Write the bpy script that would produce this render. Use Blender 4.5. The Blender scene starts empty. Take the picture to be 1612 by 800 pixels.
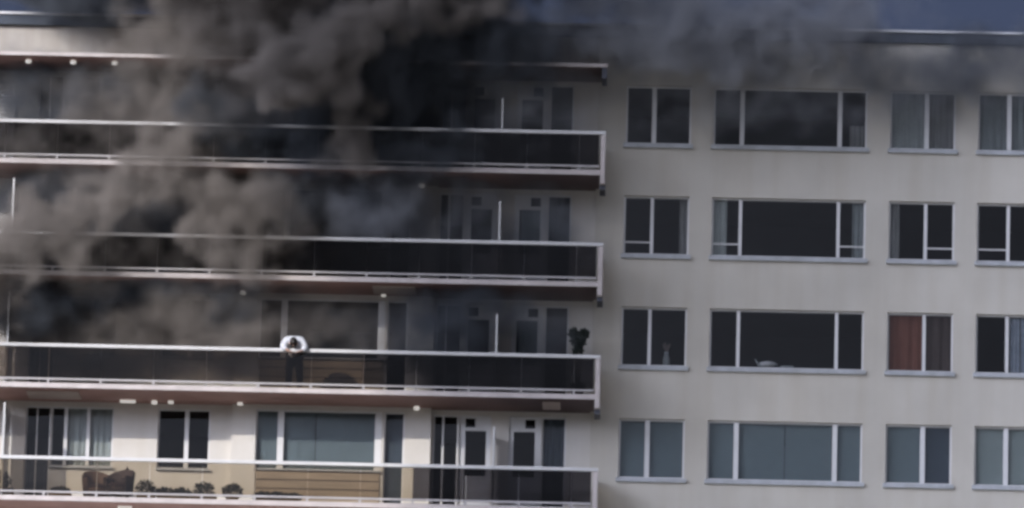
import bpy, bmesh, math, random
import numpy as np
from mathutils import Vector, Matrix

R = math.radians
random.seed(7)
SC = bpy.context.scene
COL = SC.collection
PI = math.pi

# ------------------------------------------------------------------ camera
# The facade stands in the plane y = 0, x runs to the right along it, z = 0 is
# the height the lens is aimed at (about 39 m above the ground).
CAM_DIST, CAM_EL, CAM_YAW, CAM_ROLL = 180.0, R(12), R(1.3), R(1.5)
cpos = CAM_DIST * Vector((math.sin(CAM_YAW) * math.cos(CAM_EL), -math.cos(CAM_YAW) * math.cos(CAM_EL), -math.sin(CAM_EL)))
cd = bpy.data.cameras.new('camera')
cam = bpy.data.objects.new('camera', cd)
COL.objects.link(cam)
SC.camera = cam
cd.sensor_fit = 'HORIZONTAL'
cd.sensor_width = 36
cd.lens = 18 / (13.15 / CAM_DIST)
cd.clip_start, cd.clip_end = 1.0, 6000
fw = (-cpos).normalized()
rt = fw.cross(Vector((0, 0, 1))).normalized()
up = rt.cross(fw)
r2 = rt * math.cos(CAM_ROLL) + up * math.sin(CAM_ROLL)
u2 = -rt * math.sin(CAM_ROLL) + up * math.cos(CAM_ROLL)
m = Matrix((r2, u2, -fw)).transposed().to_4x4()
m.translation = cpos
cam.matrix_world = m

# ------------------------------------------------------------------ light
SUN_EL, SUN_AZ = R(21), R(40)            # azimuth: to the left of the facade's normal
sdir = Vector((-math.sin(SUN_AZ) * math.cos(SUN_EL), -math.cos(SUN_AZ) * math.cos(SUN_EL), math.sin(SUN_EL)))
w = bpy.data.worlds.new('World')
SC.world = w
w.use_nodes = True
sky = w.node_tree.nodes.new('ShaderNodeTexSky')
sky.sky_type = 'NISHITA'
sky.sun_disc = False
sky.sun_elevation = SUN_EL
sky.sun_rotation = math.atan2(sdir.x, sdir.y)
sky.air_density, sky.dust_density, sky.ozone_density = 0.085, 8.5, 4.5
w.node_tree.links.new(sky.outputs[0], w.node_tree.nodes['Background'].inputs[0])
w.node_tree.nodes['Background'].inputs[1].default_value = 0.125
sl = bpy.data.lights.new('sun', 'SUN')
sl.energy, sl.angle, sl.color = 2.2, R(0.5), (1.0, 0.93, 0.84)
sun = bpy.data.objects.new('sun', sl)
COL.objects.link(sun)
sun.rotation_euler = sdir.to_track_quat('Z', 'Y').to_euler()

vs = SC.view_settings
vs.view_transform, vs.look, vs.gamma, vs.use_curve_mapping = 'Standard', 'None', 1.0, False
vs.exposure = 0.5
SC.render.engine = 'CYCLES'
cy = SC.cycles
cy.use_denoising = True
cy.max_bounces, cy.diffuse_bounces, cy.glossy_bounces, cy.transmission_bounces = 8, 3, 3, 6
cy.transparent_max_bounces, cy.volume_bounces = 24, 1
cy.volume_step_rate, cy.volume_max_steps = 2.0, 256
cy.caustics_reflective = cy.caustics_refractive = False
cy.filter_width = 3.1                     # the picture is a soft, enlarged telephoto frame

# ------------------------------------------------------------------ materials
def nt(mat):
    return mat.node_tree.nodes, mat.node_tree.links

MATS = {}
def mat(name, col, rough=0.6, var=0.0, scale=3.0, bump=0.0, metal=0.0, spec=0.5, streak=0.0, cvar=None, stretch=(1, 1, 1)):
    """Principled with noise-driven colour variation, vertical dirt streaks and bump."""
    m = bpy.data.materials.new(name)
    m.use_nodes = True
    n, l = nt(m)
    b = n['Principled BSDF']
    b.inputs['Roughness'].default_value = rough
    b.inputs['Metallic'].default_value = metal
    b.inputs['Specular IOR Level'].default_value = spec
    b.inputs['Base Color'].default_value = (*col, 1)
    geo = n.new('ShaderNodeNewGeometry')
    mp = n.new('ShaderNodeMapping')
    mp.inputs['Scale'].default_value = stretch
    l.new(geo.outputs['Position'], mp.inputs['Vector'])
    last = None
    if var > 0:
        t = n.new('ShaderNodeTexNoise')
        t.inputs['Scale'].default_value = scale
        t.inputs['Detail'].default_value = 6
        l.new(mp.outputs[0], t.inputs['Vector'])
        mx = n.new('ShaderNodeMix')
        mx.data_type = 'RGBA'
        c2 = cvar or tuple(c * (1 - var) for c in col)
        mx.inputs[6].default_value = (*c2, 1)
        mx.inputs[7].default_value = (*[min(1, c * (1 + var * 0.4)) for c in col], 1)
        rp = n.new('ShaderNodeValToRGB')
        rp.color_ramp.elements[0].position, rp.color_ramp.elements[1].position = 0.3, 0.7
        l.new(t.outputs[0], rp.inputs[0])
        l.new(rp.outputs[0], mx.inputs[0])
        last = mx.outputs[2]
    if streak > 0:
        mp2 = n.new('ShaderNodeMapping')
        mp2.inputs['Scale'].default_value = (2.2, 2.2, 0.16)
        l.new(geo.outputs['Position'], mp2.inputs['Vector'])
        t2 = n.new('ShaderNodeTexNoise')
        t2.inputs['Scale'].default_value = 1.0
        t2.inputs['Detail'].default_value = 5
        l.new(mp2.outputs[0], t2.inputs['Vector'])
        rp2 = n.new('ShaderNodeValToRGB')
        rp2.color_ramp.elements[0].position, rp2.color_ramp.elements[1].position = 0.42, 0.72
        rp2.color_ramp.elements[0].color = (1, 1, 1, 1)
        g = 1 - streak
        rp2.color_ramp.elements[1].color = (g, g * 0.985, g * 0.96, 1)
        l.new(t2.outputs[0], rp2.inputs[0])
        mu = n.new('ShaderNodeMix')
        mu.data_type, mu.blend_type = 'RGBA', 'MULTIPLY'
        mu.inputs[0].default_value = 1
        if last:
            l.new(last, mu.inputs[6])
        else:
            mu.inputs[6].default_value = (*col, 1)
        l.new(rp2.outputs[0], mu.inputs[7])
        last = mu.outputs[2]
    if last:
        l.new(last, b.inputs['Base Color'])
    if bump > 0:
        t3 = n.new('ShaderNodeTexNoise')
        t3.inputs['Scale'].default_value = 60
        t3.inputs['Detail'].default_value = 3
        l.new(geo.outputs['Position'], t3.inputs['Vector'])
        bp = n.new('ShaderNodeBump')
        bp.inputs['Strength'].default_value = bump
        bp.inputs['Distance'].default_value = 0.01
        l.new(t3.outputs[0], bp.inputs['Height'])
        l.new(bp.outputs[0], b.inputs['Normal'])
    MATS[name] = m
    return m

def glass(name, tint, rough=0.02, wave=0.0, ior=1.5, dirt=0.0, dcol=(0.3, 0.3, 0.3)):
    """Thin pane: tinted see-through plus Fresnel reflection, with a film of dirt."""
    m = bpy.data.materials.new(name)
    m.use_nodes = True
    n, l = nt(m)
    n.remove(n['Principled BSDF'])
    out = n['Material Output']
    tr = n.new('ShaderNodeBsdfTransparent')
    tr.inputs[0].default_value = (*tint, 1)
    gl = n.new('ShaderNodeBsdfGlossy')
    gl.inputs['Roughness'].default_value = rough
    fr = n.new('ShaderNodeFresnel')
    fr.inputs[0].default_value = ior
    mx = n.new('ShaderNodeMixShader')
    gb = n.new('ShaderNodeNewGeometry')              # the pane's rear face neither tints nor mirrors a second time
    inv = n.new('ShaderNodeMath'); inv.operation = 'SUBTRACT'; inv.inputs[0].default_value = 1
    l.new(gb.outputs['Backfacing'], inv.inputs[1])
    fm = n.new('ShaderNodeMath'); fm.operation = 'MULTIPLY'
    l.new(fr.outputs[0], fm.inputs[0]); l.new(inv.outputs[0], fm.inputs[1])
    l.new(fm.outputs[0], mx.inputs[0])
    tc = n.new('ShaderNodeMix'); tc.data_type = 'RGBA'
    tc.inputs[6].default_value = (*tint, 1); tc.inputs[7].default_value = (1, 1, 1, 1)
    l.new(gb.outputs['Backfacing'], tc.inputs[0])
    l.new(tc.outputs[2], tr.inputs[0])
    last = tr.outputs[0]
    if dirt > 0:
        df = n.new('ShaderNodeBsdfDiffuse')
        df.inputs[0].default_value = (*dcol, 1)
        tx = n.new('ShaderNodeTexNoise')
        tx.inputs['Scale'].default_value = 1.4
        tx.inputs['Detail'].default_value = 5
        ge = n.new('ShaderNodeNewGeometry')
        l.new(ge.outputs['Position'], tx.inputs['Vector'])
        ml = n.new('ShaderNodeMath')
        ml.operation = 'MULTIPLY'
        ml.inputs[1].default_value = dirt * 2
        l.new(tx.outputs[0], ml.inputs[0])
        md = n.new('ShaderNodeMixShader')
        l.new(ml.outputs[0], md.inputs[0])
        l.new(tr.outputs[0], md.inputs[1])
        l.new(df.outputs[0], md.inputs[2])
        last = md.outputs[0]
    l.new(last, mx.inputs[1])
    l.new(gl.outputs[0], mx.inputs[2])
    if wave > 0:
        ge = n.new('ShaderNodeNewGeometry')
        tx = n.new('ShaderNodeTexNoise')
        tx.inputs['Scale'].default_value = 1.3
        l.new(ge.outputs['Position'], tx.inputs['Vector'])
        bp = n.new('ShaderNodeBump')
        bp.inputs['Strength'].default_value = wave
        bp.inputs['Distance'].default_value = 0.02
        l.new(tx.outputs[0], bp.inputs['Height'])
        l.new(bp.outputs[0], gl.inputs['Normal'])
    l.new(mx.outputs[0], out.inputs['Surface'])
    MATS[name] = m
    return m

def cloth(name, col, trans=0.35, var=0.12):
    m = bpy.data.materials.new(name)
    m.use_nodes = True
    n, l = nt(m)
    n.remove(n['Principled BSDF'])
    df, tl, mx = n.new('ShaderNodeBsdfDiffuse'), n.new('ShaderNodeBsdfTranslucent'), n.new('ShaderNodeMixShader')
    tx = n.new('ShaderNodeTexNoise')
    tx.inputs['Scale'].default_value = 5
    ge = n.new('ShaderNodeNewGeometry')
    l.new(ge.outputs['Position'], tx.inputs['Vector'])
    rp = n.new('ShaderNodeValToRGB')
    rp.color_ramp.elements[0].color = (*[c * (1 - var) for c in col], 1)
    rp.color_ramp.elements[1].color = (*[min(1, c * (1 + var)) for c in col], 1)
    l.new(tx.outputs[0], rp.inputs[0])
    l.new(rp.outputs[0], df.inputs[0])
    l.new(rp.outputs[0], tl.inputs[0])
    mx.inputs[0].default_value = trans
    l.new(df.outputs[0], mx.inputs[1])
    l.new(tl.outputs[0], mx.inputs[2])
    l.new(mx.outputs[0], n['Material Output'].inputs['Surface'])
    MATS[name] = m
    return m

mat('plaster', (0.565, 0.538, 0.482), 0.9, 0.11, 0.5, 0.25, streak=0.06, spec=0.2)
mat('plaster_light', (0.64, 0.615, 0.575), 0.9, 0.08, 0.9, 0.2, streak=0.06, spec=0.2)
mat('parapet', (0.44, 0.41, 0.375), 0.9, 0.2, 0.8, 0.2, streak=0.15, spec=0.2)
mat('white_frame', (0.66, 0.66, 0.66), 0.4, 0.05, 4)
mat('sill_stone', (0.45, 0.47, 0.50), 0.7, 0.15, 4, 0.15, streak=0.1)
mat('rail_metal', (0.60, 0.595, 0.59), 0.38, 0.05, 3, spec=0.6)
mat('rail_grey', (0.42, 0.40, 0.40), 0.5, 0.1, 3)
mat('slab_edge', (0.54, 0.49, 0.475), 0.8, 0.16, 2.5, 0.2)
mat('soffit', (0.40, 0.245, 0.215), 0.75, 0.15, 1.2, 0.15)
def soffit_shade(m, x0, x1, amount):
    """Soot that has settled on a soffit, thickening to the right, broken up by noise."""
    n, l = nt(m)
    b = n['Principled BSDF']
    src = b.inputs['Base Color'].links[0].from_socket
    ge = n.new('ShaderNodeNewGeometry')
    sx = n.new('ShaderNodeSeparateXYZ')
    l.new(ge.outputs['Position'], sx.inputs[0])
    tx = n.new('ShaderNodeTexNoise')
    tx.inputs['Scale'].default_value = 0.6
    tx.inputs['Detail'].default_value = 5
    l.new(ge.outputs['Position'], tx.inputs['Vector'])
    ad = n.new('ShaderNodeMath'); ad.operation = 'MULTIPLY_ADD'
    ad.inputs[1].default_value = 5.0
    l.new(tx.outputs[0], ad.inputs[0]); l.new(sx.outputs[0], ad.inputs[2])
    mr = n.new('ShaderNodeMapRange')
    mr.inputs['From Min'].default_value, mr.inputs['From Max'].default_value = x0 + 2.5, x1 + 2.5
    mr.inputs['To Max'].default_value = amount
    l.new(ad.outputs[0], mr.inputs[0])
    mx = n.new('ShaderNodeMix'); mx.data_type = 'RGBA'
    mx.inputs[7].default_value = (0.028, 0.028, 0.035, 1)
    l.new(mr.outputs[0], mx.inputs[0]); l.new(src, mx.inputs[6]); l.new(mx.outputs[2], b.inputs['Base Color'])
soffit_shade(MATS['soffit'], -4.5, 0.5, 0.8)  # the shade over the right part of the soffits is put into their colour
mat('soffit_pale', (0.50, 0.42, 0.38), 0.7, 0.1, 2)
mat('lamp_white', (0.85, 0.84, 0.82), 0.35, 0.03, 5)
_b = MATS['lamp_white'].node_tree.nodes['Principled BSDF']     # the balcony lamps are on
_b.inputs['Emission Color'].default_value = (1.0, 0.95, 0.9, 1)
_b.inputs['Emission Strength'].default_value = 0.3
mat('dark_bracket', (0.055, 0.06, 0.08), 0.6, 0.2, 5)
mat('cornice', (0.045, 0.058, 0.08), 0.5, 0.2, 1.5)
mat('flashing', (0.70, 0.70, 0.71), 0.4, 0.1, 2)
mat('roof', (0.09, 0.09, 0.09), 0.9, 0.2, 1)
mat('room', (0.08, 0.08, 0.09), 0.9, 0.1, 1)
mat('floor_tile', (0.30, 0.27, 0.24), 0.7, 0.1, 2)
mat('wood', (0.34, 0.275, 0.205), 0.65, 0.25, 3, stretch=(0.4, 3, 9))
mat('wicker', (0.12, 0.075, 0.055), 0.8, 0.3, 25, 0.5)
mat('wicker_dark', (0.06, 0.04, 0.038), 0.8, 0.3, 25, 0.5)
mat('cushion', (0.07, 0.045, 0.05), 0.9, 0.15, 6)
mat('leaf', (0.05, 0.052, 0.032), 0.6, 0.45, 6)
mat('leaf_dark', (0.03, 0.04, 0.035), 0.6, 0.4, 6)
mat('pot', (0.10, 0.085, 0.08), 0.6, 0.2, 6)
mat('planter', (0.10, 0.07, 0.05), 0.8, 0.2, 6)
mat('ground', (0.26, 0.25, 0.22), 0.95, 0.25, 0.05)
mat('shirt', (0.58, 0.60, 0.65), 0.85, 0.08, 8)
mat('trousers', (0.02, 0.019, 0.024), 0.9, 0.2, 8)
mat('skin', (0.40, 0.25, 0.19), 0.55, 0.1, 10)
mat('hair', (0.015, 0.013, 0.012), 0.6, 0.3, 30)
mat('crockery', (0.27, 0.28, 0.29), 0.4, 0.1, 8)
mat('furniture', (0.16, 0.12, 0.11), 0.7, 0.2, 4)
mat('louvre', (0.50, 0.49, 0.48), 0.6, 0.1, 4)
glass('window_glass', (0.72, 0.76, 0.76), 0.015, 0.25, 1.36, 0.004)
glass('bronze_glass', (0.50, 0.44, 0.345), 0.02, 0.12, 1.4, 0.006, (0.25, 0.22, 0.2))
glass('smoked_glass', (0.085, 0.08, 0.085), 0.02, 0.12, 1.22, 0.001, (0.2, 0.2, 0.2))
glass('tinted_glass', (0.25, 0.21, 0.175), 0.02, 0.12, 1.3, 0.003, (0.2, 0.2, 0.2))
glass('screen_glass', (0.25, 0.25, 0.27), 0.15, 0.0, 1.5, 0.08)
cloth('net_grey', (0.36, 0.37, 0.38), 0.35)
cloth('net_white', (0.60, 0.61, 0.60), 0.35)
cloth('blind_teal', (0.21, 0.245, 0.265), 0.15, 0.05)
cloth('blind_pale', (0.37, 0.40, 0.40), 0.2, 0.05)
cloth('blind_dark', (0.09, 0.105, 0.13), 0.1, 0.05)
cloth('curtain_red', (0.24, 0.095, 0.07), 0.2)
cloth('curtain_brown', (0.105, 0.075, 0.07), 0.2)
cloth('curtain_blue', (0.40, 0.42, 0.50), 0.3, 0.3)
cloth('curtain_sand', (0.34, 0.32, 0.32), 0.3)

# ------------------------------------------------------------------ helpers
class MB:
    """Collects boxes, tubes and sheets and links them as ONE mesh object."""
    def __init__(self):
        self.v, self.f = [], []
    def box(self, x0, x1, y0, y1, z0, z1):
        b = len(self.v)
        self.v += [(x, y, z) for z in (z0, z1) for y in (y0, y1) for x in (x0, x1)]
        for q in ((0, 2, 3, 1), (4, 5, 7, 6), (0, 1, 5, 4), (2, 6, 7, 3), (0, 4, 6, 2), (1, 3, 7, 5)):
            self.f.append(tuple(b + i for i in q))
        return self
    def quad(self, a, b, c, d):
        k = len(self.v)
        self.v += [a, b, c, d]
        self.f.append((k, k + 1, k + 2, k + 3))
        return self
    def tube(self, p0, p1, r0, r1=None, n=8, caps=True):
        r1 = r0 if r1 is None else r1
        p0, p1 = Vector(p0), Vector(p1)
        a = (p1 - p0).normalized()
        s = a.orthogonal().normalized()
        t = a.cross(s)
        k = len(self.v)
        for p, r in ((p0, r0), (p1, r1)):
            for i in range(n):
                an = 2 * PI * i / n
                self.v.append(tuple(p + r * (s * math.cos(an) + t * math.sin(an))))
        for i in range(n):
            j = (i + 1) % n
            self.f.append((k + i, k + j, k + n + j, k + n + i))
        if caps:
            self.f.append(tuple(k + i for i in reversed(range(n))))
            self.f.append(tuple(k + n + i for i in range(n)))
        return self
    def lathe(self, cx, cy, prof, n=14):
        k = len(self.v)
        for r, z in prof:
            for i in range(n):
                an = 2 * PI * i / n
                self.v.append((cx + r * math.cos(an), cy + r * math.sin(an), z))
        for q in range(len(prof) - 1):
            for i in range(n):
                j = (i + 1) % n
                self.f.append((k + q * n + i, k + q * n + j, k + (q + 1) * n + j, k + (q + 1) * n + i))
        self.f.append(tuple(k + i for i in reversed(range(n))))
        self.f.append(tuple(k + (len(prof) - 1) * n + i for i in range(n)))
        return self
    def build(self, name, material, parent=None, bevel=0.0, smooth=False):
        me = bpy.data.meshes.new(name)
        me.from_pydata(self.v, [], self.f)
        me.update()
        if smooth:
            for p in me.polygons:
                p.use_smooth = True
        me.materials.append(MATS[material])
        o = bpy.data.objects.new(name, me)
        COL.objects.link(o)
        if parent:
            o.parent = parent
        if bevel > 0:
            md = o.modifiers.new('bevel', 'BEVEL')
            md.width, md.segments, md.limit_method = bevel, 2, 'ANGLE'
        return o

def empty(name, loc=(0, 0, 0), parent=None):
    o = bpy.data.objects.new(name, None)
    COL.objects.link(o)
    o.location = loc
    if parent:
        o.parent = parent
    return o

def tag(o, label, cat, group=None, kind=None):
    o['label'] = label
    if cat:
        o['category'] = cat
    if group:
        o['group'] = group
    if kind:
        o['kind'] = kind
    return o

def copy_tree(o, parent=None, off=(0, 0, 0)):
    c = o.copy()
    COL.objects.link(c)
    c.parent = parent
    c.location = Vector(o.location) + Vector(off)
    for ch in list(o.children):
        copy_tree(ch, c)
    return c

def wall_with_holes(mb, x0, x1, z0, z1, holes, y, depth, y_of_hole=None):
    """A sheet in the plane y with openings and their reveals going back by depth."""
    xs = sorted({x0, x1, *[h[0] for h in holes], *[h[1] for h in holes]})
    zs = sorted({z0, z1, *[h[2] for h in holes], *[h[3] for h in holes]})
    for i in range(len(xs) - 1):
        for j in range(len(zs) - 1):
            cx, cz = (xs[i] + xs[i + 1]) / 2, (zs[j] + zs[j + 1]) / 2
            if any(h[0] < cx < h[1] and h[2] < cz < h[3] for h in holes):
                continue
            mb.quad((xs[i], y, zs[j]), (xs[i + 1], y, zs[j]), (xs[i + 1], y, zs[j + 1]), (xs[i], y, zs[j + 1]))
    for a, b, c, d in holes:
        yb = y + depth
        mb.quad((a, y, c), (a, y, d), (a, yb, d), (a, yb, c))
        mb.quad((b, y, c), (b, yb, c), (b, yb, d), (b, y, d))
        mb.quad((a, y, d), (b, y, d), (b, yb, d), (a, yb, d))
        mb.quad((a, y, c), (a, yb, c), (b, yb, c), (b, y, c))

# ------------------------------------------------------------------ ground
GZ = -39.4
g = MB().quad((-2500, -2500, GZ), (2500, -2500, GZ), (2500, 2500, GZ), (-2500, 2500, GZ)).build('ground', 'ground')
g['kind'] = 'structure'

# ------------------------------------------------------------------ the building
PITCH = 2.915
BLD = empty('apartment_building', (0, 0, 0))
tag(BLD, 'grey plastered apartment block with rows of windows and long glass balconies', 'building')

XL, XR, XB = -18.0, 21.0, 2.36           # left end, right end, where the balconies stop
ROOF_Z = 6.09
SLAB = [1.775, -1.135, -4.045, -6.95]     # centre of each balcony slab edge
CANOPY = 4.585
DEPTH = 1.85

# --- right-hand facade with its windows
WTOP = [4.51 - PITCH * i for i in range(4)]
WH = 1.54
COLS = [(2.85, 4.53, (3.575,)), (5.11, 9.06, (5.845, 8.36)), (9.655, 11.34, (10.60,)), (11.92, 13.62, (12.72,))]
FY = -0.05
mb = MB()
holes = [(c[0], c[1], t - WH, t) for c in COLS for t in WTOP]
wall_with_holes(mb, XB - 0.24, XR, GZ, 5.76, holes, FY, 0.24)
mb.quad((XB - 0.24, FY, GZ), (XB - 0.24, FY, 5.76), (XB - 0.24, 0.3, 5.76), (XB - 0.24, 0.3, GZ))
mb.quad((XR, FY, GZ), (XR, 12, GZ), (XR, 12, 5.76), (XR, FY, 5.76))
mb.quad((XR, 12, GZ), (XL, 12, GZ), (XL, 12, 5.76), (XR, 12, 5.76))
mb.build('facade_wall', 'plaster', BLD)

def window(x0, x1, z0, z1, muls, y, mw=0.10, fr=0.045, sill=True, door=False, bars=(), sill_ext=0.06, name='window'):
    """Frame (the part) with one pane per light and a sill as sub-parts. y is the frame's front."""
    f = MB()
    yb = y + 0.06
    f.box(x0, x0 + fr, y, yb, z0, z1)
    f.box(x1 - fr, x1, y, yb, z0, z1)
    f.box(x0 + fr, x1 - fr, y, yb, z1 - fr, z1)
    f.box(x0 + fr, x1 - fr, y, yb, z0, z0 + fr)
    p = f.build(name, 'white_frame', BLD)
    edges = [x0 + fr]
    for mx in muls:
        edges += [mx - mw / 2, mx + mw / 2]
        MB().box(mx - mw / 2, mx + mw / 2, y - 0.015, yb, z0 + fr, z1 - fr).build('mullion', 'white_frame', p)
    edges.append(x1 - fr)
    for i in range(0, len(edges), 2):
        a, b = edges[i], edges[i + 1]
        MB().box(a, b, y + 0.02, y + 0.032, z0 + fr, z1 - fr).build('pane', 'window_glass', p)
        if i // 2 in bars:
            zb = z0 + 0.32
            MB().box(a, b, y + 0.005, y + 0.018, zb, zb + 0.035).build('glazing_bar', 'white_frame', p)
    if sill:
        MB().box(x0 - sill_ext, x1 + sill_ext, FY - 0.09 if y > FY else y - 0.2, y + 0.02, z0 - 0.115, z0 - 0.004).build('sill', 'sill_stone', p, 0.008)
    return p

BARS = {(1, 0): (0,), (1, 1): (0, 2), (1, 2): (1,), (1, 3): (0,)}
for i in range(4):
    for j, (a, b, ml) in enumerate(COLS):
        window(a, b, WTOP[i] - WH, WTOP[i], ml, FY + 0.10, mw=(0.115, 0.085, 0.085, 0.125)[i], bars=BARS.get((i, j), ()))

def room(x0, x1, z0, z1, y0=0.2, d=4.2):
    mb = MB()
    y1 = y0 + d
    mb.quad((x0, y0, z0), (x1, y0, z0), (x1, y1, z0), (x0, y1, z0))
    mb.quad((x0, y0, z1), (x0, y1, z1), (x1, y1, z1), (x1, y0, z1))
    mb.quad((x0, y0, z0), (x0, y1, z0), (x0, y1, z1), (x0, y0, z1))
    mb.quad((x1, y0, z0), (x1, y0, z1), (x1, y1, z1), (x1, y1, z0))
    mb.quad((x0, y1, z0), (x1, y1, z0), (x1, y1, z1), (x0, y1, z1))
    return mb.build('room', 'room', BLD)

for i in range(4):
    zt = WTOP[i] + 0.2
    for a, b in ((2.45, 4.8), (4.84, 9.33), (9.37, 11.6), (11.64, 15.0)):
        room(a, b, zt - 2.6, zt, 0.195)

# --- roof and cornice
mb = MB()
mb.box(XL, XR, -0.16, 0.1, 5.765, ROOF_Z - 0.075)
mb.build('cornice', 'cornice', BLD)
MB().box(XL, XR, -0.22, 0.4, ROOF_Z - 0.07, ROOF_Z).build('roof_flashing', 'flashing', BLD, 0.01)
MB().quad((XL, 0.4, ROOF_Z - 0.05), (XR, 0.4, ROOF_Z - 0.05), (XR, 12, ROOF_Z - 0.05), (XL, 12, ROOF_Z - 0.05)).build('roof', 'roof', BLD)

# --- wall behind the balconies: three planes, the middle one a shallow bay
BAY = (-7.04, -1.95)
BY = -0.22
OPEN = [  # x0, x1, bottom above floor, top above floor, mullions, y, bay?
    dict(x=(-12.33, -11.68), b=0.03, m=(-12.04,), n='balcony_door', mw=0.03),
    dict(x=(-11.675, -10.08), b=1.08, m=(-11.30, -10.725), n='window', mw=0.09),
    dict(x=(-8.94, -7.60), b=1.08, m=(-8.20,), n='window', mw=0.11),
    dict(x=(-6.42, -3.20), b=1.08, m=(-5.785, -3.30), n='window', mw=0.16, bay=1),
    dict(x=(-3.14, -2.62), b=0.03, m=(), n='balcony_door', mw=0.1, bay=1),
    dict(x=(-1.90, -1.25), b=0.03, m=(-1.645,), n='balcony_door', mw=0.05),
    dict(x=(-1.235, -0.42), b=0.03, m=(), n='kitchen_door'),
    dict(x=(0.04, 0.865), b=0.03, m=(), n='kitchen_door', mirror=1),
    dict(x=(0.88, 1.50), b=0.03, m=(), n='balcony_door', mw=0.1),
    dict(x=(-17.3, -13.6), b=1.08, m=(-16.4, -14.5), n='window', mw=0.12),
]
OTOP = 2.64
FLOORS = [s + 0.075 for s in SLAB]
for sect, (x0, x1, y) in enumerate(((XL, BAY[0], 0.0), (BAY[0], BAY[1], BY), (BAY[1], XB - 0.24, 0.0))):
    hs = []
    for o in OPEN:
        if x0 < o['x'][0] < x1:
            for fz in FLOORS:
                hs.append((o['x'][0], o['x'][1], fz + o['b'], fz + OTOP))
    mb = MB()
    wall_with_holes(mb, x0, x1, GZ, CANOPY, hs, y, 0.2)
    pw = MB().quad((x0, y, CANOPY), (x1, y, CANOPY), (x1, y, 5.76), (x0, y, 5.76))
    if sect == 1:
        pw.quad((x0, y, CANOPY), (x0, y, 5.76), (x0, 0.1, 5.76), (x0, 0.1, CANOPY))
    pw.build('parapet_wall', 'parapet', BLD)
    if sect == 1:
        mb.quad((x0, y, GZ), (x0, y, CANOPY), (x0, 0.1, CANOPY), (x0, 0.1, GZ))
        mb.quad((x1, y, GZ), (x1, 0.1, GZ), (x1, 0.1, 5.76), (x1, y, 5.76))
    if sect == 0:
        mb.quad((x0, 0, GZ), (x0, 0, 5.76), (x0, 12, 5.76), (x0, 12, GZ))
    mb.build('balcony_wall', 'plaster_light', BLD)

def kitchen_door(x0, x1, z0, z1, y, mirror):
    """White glazed door with a small square light and a white panel above the transom."""
    def X(t):
        return x1 - t if mirror else x0 + t
    W = x1 - x0
    def bx(mb, a, b, *r):
        a, b = sorted((X(a), X(b)))
        return mb.box(a, b, *r)
    yb = y + 0.07
    f = MB()
    jw = 0.16
    bx(f, 0, jw, y, yb, z0, z1)                              # wide jamb
    bx(f, W - 0.12, W, y, yb, z0, z1)
    bx(f, jw, W - 0.12, y, yb, z1 - 0.07, z1)
    tz = z1 - 0.39
    bx(f, jw, W - 0.12, y, yb, tz, tz + 0.085)
    p = f.build('kitchen_door', 'white_frame', BLD)
    bx(MB(), jw, jw + 0.25, y + 0.02, y + 0.03, tz + 0.085, z1 - 0.07).build('transom_pane', 'window_glass', p)
    bx(MB(), jw + 0.25, W - 0.12, y + 0.01, y + 0.05, tz + 0.085, z1 - 0.07).build('transom_panel', 'white_frame', p)
    st = MB()
    zb = z0 + 1.05
    bx(st, jw, W - 0.12, y + 0.015, y + 0.055, zb - 0.09, zb)
    st.build('door_rail', 'white_frame', p)
    bx(MB(), jw, W - 0.12, y + 0.025, y + 0.035, zb, tz).build('pane', 'window_glass', p)
    bx(MB(), jw, W - 0.12, y + 0.03, y + 0.05, z0, zb - 0.09).build('door_panel', 'white_frame', p)
    hx = X(W - 0.165)
    MB().tube((hx, y - 0.03, zb + 0.02), (hx, y - 0.03, zb + 0.14), 0.012).build('handle', 'dark_bracket', p)
    return p

for k, fz in enumerate(FLOORS):
    for o in OPEN:
        a, b = o['x']
        y = (BY if o.get('bay') else 0.0) + 0.07
        if o['n'] == 'kitchen_door':
            kitchen_door(a, b, fz + o['b'], fz + OTOP, y, o.get('mirror'))
        else:
            window(a, b, fz + o['b'], fz + OTOP, o['m'], y, mw=o['mw'], fr=0.04, sill=False, name=o['n'])
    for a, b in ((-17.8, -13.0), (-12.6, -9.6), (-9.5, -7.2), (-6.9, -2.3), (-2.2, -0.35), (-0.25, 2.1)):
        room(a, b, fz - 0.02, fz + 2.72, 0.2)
    # timber cladding below the windows, plank by plank
    for a, b, y in ((-6.41, -3.21, BY),):
        sp = MB().box(a, b, y - 0.012, y - 0.002, fz + 0.12, fz + 1.05).build('cladding', 'planter', BLD)
        for q in range(4):
            z0 = fz + 0.13 + q * 0.232
            MB().box(a + 0.01, b - 0.01, y - 0.04, y - 0.014, z0, z0 + 0.205).build('plank', 'wood', sp, 0.005)
        MB().box(a - 0.03, b + 0.03, y - 0.11, y - 0.003, fz + 1.052, fz + 1.078).build('ledge', 'sill_stone', sp)
    for a, b in ((-11.66, -10.09), (-8.93, -7.61)):
        MB().box(a - 0.03, b + 0.03, -0.10, -0.003, fz + 1.03, fz + 1.078).build('window_ledge', 'sill_stone', BLD)

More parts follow.
